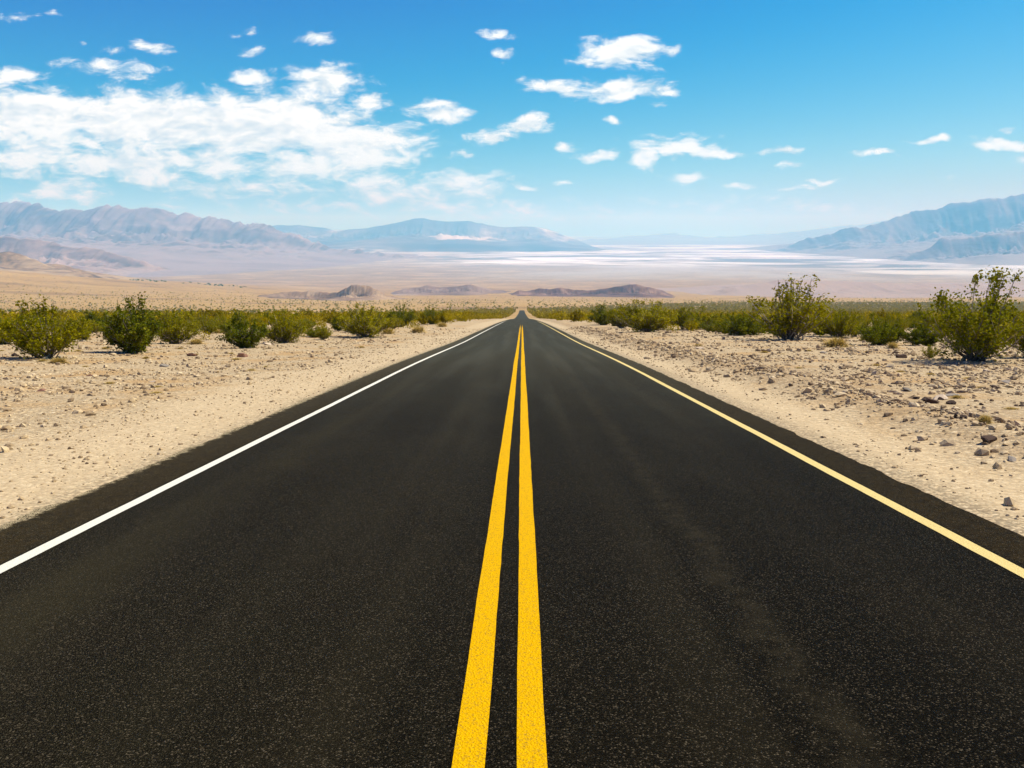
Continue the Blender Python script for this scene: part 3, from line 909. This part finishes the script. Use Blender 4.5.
# sparse dark scrub on the bare plain and along the scarp edge
n = 5200
px_ = rng.uniform(-150, 1150, n); yb = np.exp(rng.uniform(math.log(700), math.log(4200), n))
pa = np.array([ray(p, 300)[0] for p in px_])
sx_, sy_ = pa * yb, yb
offroad = np.abs(sx_) > 14
sx_, sy_ = sx_[offroad], sy_[offroad]; n = len(sx_)
sx2 = np.array([ray(p, 280)[0] for p in np.concatenate([rng.normal(135, 16, 34), rng.normal(215, 24, 26), rng.uniform(60, 90, 14), rng.normal(148, 3, 5)])])
sy2 = rng.uniform(4750, 5150, len(sx2)); sx2 = sx2 * sy2
PX = np.concatenate([sx_, sx2]); PY = np.concatenate([sy_, sy2])
PZ = ground(PX, PY)
hz = np.concatenate([rng.uniform(1.0, 2.2, n), rng.uniform(4, 9, len(sx2))])
nq = 7
d = rng.normal(size=(len(PX) * nq, 3)); d /= np.linalg.norm(d, axis=1)[:, None]
hh = np.repeat(hz, nq)
P = np.stack([d[:, 0] * .8 * hh, d[:, 1] * .8 * hh, (d[:, 2] * .45 + .45) * hh], 1) + np.repeat(np.stack([PX, PY, PZ], 1), nq, 0)
v, f = rand_quads(P, .9 * hh, rng, 1.2)
tag(link('scrub', build_mesh('scrub', v, f, m_leafd)), 'sparse dark scrub dotted over the distant tan plain', 'scrub', kind='stuff')

# ------------------------------------------------------------------ dry tussocks
def tussock_data(seed, n=420):
    rg = np.random.default_rng(seed)
    az = rg.uniform(0, 6.283, n); th = np.radians(rg.uniform(5, 82, n))
    L = rg.uniform(.7, 1.0, n)
    b = np.stack([rg.normal(0, .16, n), rg.normal(0, .16, n), np.zeros(n)], 1)
    d = np.stack([np.sin(th) * np.cos(az), np.sin(th) * np.sin(az), np.cos(th)], 1) * L[:, None]
    m = b + d * .55 + [0, 0, .06]
    e = b + d + np.stack([d[:, 0] * .15, d[:, 1] * .15, -.18 * np.sin(th)], 1)
    e[:, 2] = np.maximum(e[:, 2], .02)
    s = np.stack([-np.sin(az), np.cos(az), np.zeros(n)], 1) * .022
    V = np.stack([b - s, b + s, m + s, m - s, e], 1).reshape(-1, 3)
    k = (np.arange(n) * 5)[:, None]
    return build_mesh('dry_tussock', V, [k + np.array([[0, 1, 2, 3]]), k + np.array([[3, 2, 4]])], m_dry)


tus = [tussock_data(300 + i) for i in range(4)]
for i, (px, row, wpx, hpx, lab) in enumerate([
        (836, 347, 36, 12, 'largest straw-coloured grass tussock, on the stones right of the tall airy shrub'),
        (893, 348, 16, 8, 'small straw-coloured tussock beside the low bright green shrub'),
        (863, 341, 11, 6, 'tiny straw tussock between the largest tussock and the bright green shrub'),
        (985, 422, 20, 11, 'golden dry tussock among dark rocks near the right edge of the photo'),
        (418, 333, 24, 9, 'dry yellow clump at the foot of the compact dark shrub by the left shoulder'),
        (388, 334, 22, 8, 'dry yellow clump between two shrubs on the left verge'),
        (442, 327, 16, 6, 'pale dry clump behind the left shoulder near the low dark shrub'),
        (196, 344, 22, 7, 'dry straw clump right of the small airy shrub on the left'),
        (218, 333, 14, 5, 'tiny pale dry clump in the gap between shrubs on the left'),
        (58, 363, 26, 7, 'low yellow-green clump in front of the broad shrub at the left edge')]):
    x, y_, z = on_ground(px, row)
    o = link('dry_tussock', tus[i % 4])
    o.location = (x, y_, z - .02)
    s = wpx * y_ / F / 1.9
    o.scale = (s, s, hpx * y_ / F / .95)
    o.rotation_euler = (0, 0, i * 1.3)
    tag(o, lab, 'tussock', 'dry tussocks on the stony verge')
for side, npl in ((-1, 60), (1, 60)):
    for k in range(npl):
        y_ = math.exp(rng.uniform(math.log(11), math.log(48)))
        x = side * rng.uniform(7.4, 9 + .5 * y_)
        s = rng.uniform(.07, .17) * (0.7 + y_ / 45)
        o = link('dry_tussock', tus[int(rng.integers(4))])
        o.location = (x, y_, float(ground(x, y_)) - .01)
        o.scale = (s * 1.3, s * 1.3, s * rng.uniform(.35, .7))
        o.rotation_euler = (0, 0, rng.uniform(0, 6.28))
        sd = 'left' if side < 0 else 'right'
        tag(o, f'wisp of low tan dry grass on the gravel {sd} of the road', 'tussock', f'wisps of dry grass {sd} of the road')

# ------------------------------------------------------------------ stones
def stone_material(name, stops):
    m, n = material(name)
    tcn = n.add('ShaderNodeTexCoord')
    oi = n.add('ShaderNodeObjectInfo').outputs['Random']
    isl = n.add('ShaderNodeNewGeometry').outputs['Random Per Island']
    p = n.add('ShaderNodeNewGeometry').outputs['Position']
    nz = n.noise(p, 9.0, 5.0, .65)
    f = n.math('ADD', n.math('MULTIPLY', isl, .62), n.math('MULTIPLY', nz, .40))
    f = n.math('ADD', n.math('MULTIPLY', oi, .5), n.math('MULTIPLY', f, .55)) if name != 'gravel_stone' else f
    n.surface(n.ramp(f, stops), .9, n.bump(nz, .6, .02), spec=.2)
    return m


m_rock = stone_material('verge_rock', [(.15, (.08, .05, .025)), (.35, (.20, .132, .065)), (.6, (.38, .275, .145)), (.85, (.58, .45, .26))])
m_darkrock = stone_material('dark_rock', [(.2, (.025, .014, .008)), (.6, (.065, .038, .022)), (1, (.14, .088, .05))])
m_redrock = stone_material('red_rock', [(.2, (.12, .055, .03)), (.6, (.27, .14, .085)), (1, (.44, .27, .18))])
m_greyrock = stone_material('grey_rock', [(.2, (.13, .112, .085)), (.6, (.25, .215, .16)), (1, (.44, .38, .29))])
m_palerock = stone_material('pale_rock', [(.2, (.36, .27, .17)), (.6, (.54, .43, .29)), (1, (.70, .59, .43))])
m_gravel = stone_material('gravel_stone', [(.08, (.08, .052, .028)), (.26, (.25, .175, .092)), (.5, (.46, .335, .17)), (.8, (.62, .485, .27)), (1, (.78, .66, .43))])


def rock_mesh(seed, mat, flatn=.62, cuts=13):
    """an angular stone, about one metre across"""
    import bmesh
    rg = np.random.default_rng(seed)
    bm = bmesh.new()
    bmesh.ops.create_icosphere(bm, subdivisions=3, radius=.5)
    for v in bm.verts:
        c = np.array(v.co)
        for k in range(cuts):
            nrm = np.random.default_rng(seed * 50 + k).normal(size=3); nrm /= np.linalg.norm(nrm)
            dd = .22 + .20 * ((seed * 7 + k * 13) % 10) / 10
            e = c @ nrm
            if e > dd: c = c - nrm * (e - dd)
        c *= 1 + .30 * (float(fbm(c[0] * 7 + seed, c[1] * 7 + c[2] * 6, seed, 4, .6)))
        v.co = (c[0] * 1.25, c[1] * 1.0, c[2] * flatn * 1.35 + .12)
    me = bpy.data.meshes.new('rock')
    bm.to_mesh(me); bm.free()
    me.materials.append(mat)
    return me


for i, (px, row, wpx, fl, mt, lab) in enumerate([
        (917, 399, 8, .9, m_darkrock, 'small dark brown rock at the left end of the rock pile on the right verge'),
        (930, 403, 15, .8, m_darkrock, 'largest dark rock of the pile on the right verge'),
        (939, 399, 16, .6, m_palerock, 'pale flat-topped rock in the middle of the pile on the right verge'),
        (950, 404, 11, .7, m_darkrock, 'dark rock at the right end of the pile on the right verge'),
        (951, 396, 14, .4, m_greyrock, 'pale grey slab behind the rock pile on the right verge'),
        (956, 417, 7, 1.1, m_darkrock, 'pointed dark stone below the rock pile on the right verge'),
        (963, 418, 8, .7, m_darkrock, 'flat dark stone right of the pointed one on the right verge'),
        (988, 442, 18, .75, m_darkrock, 'round dark reddish-brown boulder nearest the shoulder on the right'),
        (1005, 383, 9, .95, m_greyrock, 'dark grey round rock in front of the tall dark shrub'),
        (994, 388, 9, .6, m_darkrock, 'low dark stone left of the dark grey round rock'),
        (986, 372, 8, .8, m_palerock, 'whitish stone just in front of the tall dark shrub'),
        (1012, 461, 14, .6, m_greyrock, 'grey jagged rock by the right edge of the photo, lowest on the verge'),
        (1019, 425, 15, .42, m_palerock, 'pale boulder half cut by the right edge of the photo'),
        (1003, 421, 9, .6, m_palerock, 'small pale rock left of the boulder cut by the edge'),
        (981, 405, 6, .7, m_darkrock, 'small dark stone right of the rock pile'),
        (907, 391, 13, .45, m_greyrock, 'grey flat rock up the slope left of the rock pile'),
        (893, 384, 6, .7, m_darkrock, 'small dark stone up the slope beyond the grey flat rock'),
        (823, 353, 8, .6, m_greyrock, 'grey stone in front of the largest straw tussock'),
        (765, 352, 8, .6, m_darkrock, 'dark stone in front of the tall airy shrub'),
        (700, 349, 9, .5, m_palerock, 'pale flat stone on the slope right of the broad tallest shrub'),
        (192, 356, 9, 1.0, m_redrock, 'upright red-brown rock standing alone on the left gravel'),
        (243, 357, 14, .75, m_redrock, 'broad reddish rock in front of the dark rounded shrub'),
        (165, 367, 9, .75, m_greyrock, 'grey-brown rock on the left gravel below the upright red rock'),
        (153, 382, 8, .45, m_palerock, 'pale flat stone on the left gravel, lowest of its neighbours'),
        (42, 391, 10, .5, m_redrock, 'flat dark red stone on the open gravel near the left edge'),
        (90, 376, 7, .6, m_redrock, 'small reddish stone on the open gravel below the dark upright shrub'),
        (268, 345, 9, .6, m_palerock, 'white stone at the right foot of the dark rounded shrub')]):
    x, y_, z = on_ground(px, row)
    o = link('rock', rock_mesh(500 + i, mt))
    s = wpx * y_ / F / 1.0
    o.location = (x, y_, z)
    o.scale = (s, s, s * fl)
    o.rotation_euler = (rng.uniform(-.2, .2), rng.uniform(-.2, .2), rng.uniform(0, 6.28))
    tag(o, lab, 'rock', 'rocks that stand out on the verges')

rk = [rock_mesh(600 + i, m_rock if i % 3 else m_darkrock) for i in range(9)]
for k in range(230):
    right = rng.uniform() < .74
    y_ = math.exp(rng.uniform(math.log(9), math.log(75)))
    if right:
        x = rng.uniform(6.5, 8.5 + .42 * y_)
    else:
        x = -rng.uniform(8.0, 9.5 + .48 * y_)
        if y_ < 20 and rng.uniform() < .6: y_ += 22
    s = float(np.clip(rng.lognormal(math.log(.15), .45), .08, .42)) * (1 if right else .72) * (.75 + y_ / 90)
    o = link('rock', rk[int(rng.integers(9))])
    o.location = (x, y_, float(ground(x, y_)) - .02 * s)
    o.scale = (s, s, s * rng.uniform(.45, .95))
    o.rotation_euler = (rng.uniform(-.3, .3), rng.uniform(-.3, .3), rng.uniform(0, 6.28))
    sd = 'right' if right else 'left'
    tag(o, f'small angular stone scattered over the verge {sd} of the road', 'rock', f'stones scattered {sd} of the road')

n = 125000
side = np.where(rng.uniform(0, 1, n) < .58, 1.0, -1.0)
ys = np.exp(rng.uniform(math.log(4.5), math.log(95), n))
u = rng.uniform(0, 1, n)
xs = side * (np.where(side > 0, 5.2, 6.2) + u ** .9 * (4 + .62 * ys))
sh = rng.uniform(0, 1, n) < .16
xs = np.where(sh, side * rng.uniform(4.2, 6.6, n), xs)
bank = (rng.uniform(0, 1, n) < .16) & (side > 0)
xs = np.where(bank, rng.normal(6.7, .75, n), xs)
nr_ = rng.uniform(0, 1, n) < .10                       # the strip right beside the camera
ys = np.where(nr_, rng.uniform(-3, 7, n), ys)
xs = np.where(nr_, side * rng.uniform(4.4, 15, n), xs)
clump = fbm(xs / 1.7, ys / 1.7, 91, 3)
keep = rng.uniform(0, 1, n) < np.clip(.55 + 2.2 * clump, .12, 1) * np.where(side < 0, 1.3, 1)
xs, ys, side, sh = xs[keep], ys[keep], side[keep], sh[keep]
n = len(xs)
sz = np.clip(rng.lognormal(math.log(.024), .6, n), .008, .10) * (.8 + ys / 50) * np.where(side < 0, .82, 1) * np.where(sh, .45, 1)
ph = (1 + 5 ** .5) / 2
ico = np.array([[-1, ph, 0], [1, ph, 0], [-1, -ph, 0], [1, -ph, 0], [0, -1, ph], [0, 1, ph], [0, -1, -ph], [0, 1, -ph], [ph, 0, -1], [ph, 0, 1], [-ph, 0, -1], [-ph, 0, 1]]) / 1.9
icf = np.array([[0, 11, 5], [0, 5, 1], [0, 1, 7], [0, 7, 10], [0, 10, 11], [1, 5, 9], [5, 11, 4], [11, 10, 2], [10, 7, 6], [7, 1, 8],
                [3, 9, 4], [3, 4, 2], [3, 2, 6], [3, 6, 8], [3, 8, 9], [4, 9, 5], [2, 4, 11], [6, 2, 10], [8, 6, 7], [9, 8, 1]])
V = ico[None] * rng.uniform(.75, 1.2, (n, 12, 1)) * rng.uniform(.6, 1.25, (n, 1, 3)) + rng.normal(0, .10, (n, 12, 3))
ang = rng.uniform(0, 6.283, n); ca, sa = np.cos(ang)[:, None], np.sin(ang)[:, None]
V = np.stack([V[..., 0] * ca - V[..., 1] * sa, V[..., 0] * sa + V[..., 1] * ca, V[..., 2] * .68], -1) * sz[:, None, None]
V += np.stack([xs, ys, ground(xs, ys) + sz * .20], 1)[:, None]
Fc = ((np.arange(n) * 12)[:, None, None] + icf[None]).reshape(-1, 3)
tag(link('gravel', build_mesh('gravel', V.reshape(-1, 3), Fc, m_gravel)), 'tan and grey gravel strewn over both road verges', 'gravel', kind='stuff')

# ------------------------------------------------------------------ haze
zmin = float(gz.min()) - 2
x0, x1, y0_, y1_, z0, z1 = -135000.0, 135000.0, -600.0, 90000.0, zmin, 1330.0
hv = np.array([[a, b, c] for c in (z0, z1) for b in (y0_, y1_) for a in (x0, x1)])
hf = np.array([[0, 2, 3, 1], [4, 5, 7, 6], [0, 1, 5, 4], [2, 6, 7, 3], [0, 4, 6, 2], [1, 3, 7, 5]])
m_haze = bpy.data.materials.new('haze'); m_haze.use_nodes = True
hn = NT(m_haze.node_tree)
pvol = hn.add('ShaderNodeVolumePrincipled')
pvol.inputs['Color'].default_value = (*HAZE_COLOR, 1)
pvol.inputs['Density'].default_value = HAZE_DENSITY
pvol.inputs['Absorption Color'].default_value = (1, 1, 1, 1)
pvol.inputs['Anisotropy'].default_value = 0.0
ho = hn.add('ShaderNodeOutputMaterial')
hn.t.links.new(pvol.outputs[0], ho.inputs['Volume'])
tag(link('haze', build_mesh('haze', hv, hf, m_haze)), 'pale blue haze filling the valley air', 'haze', kind='stuff')
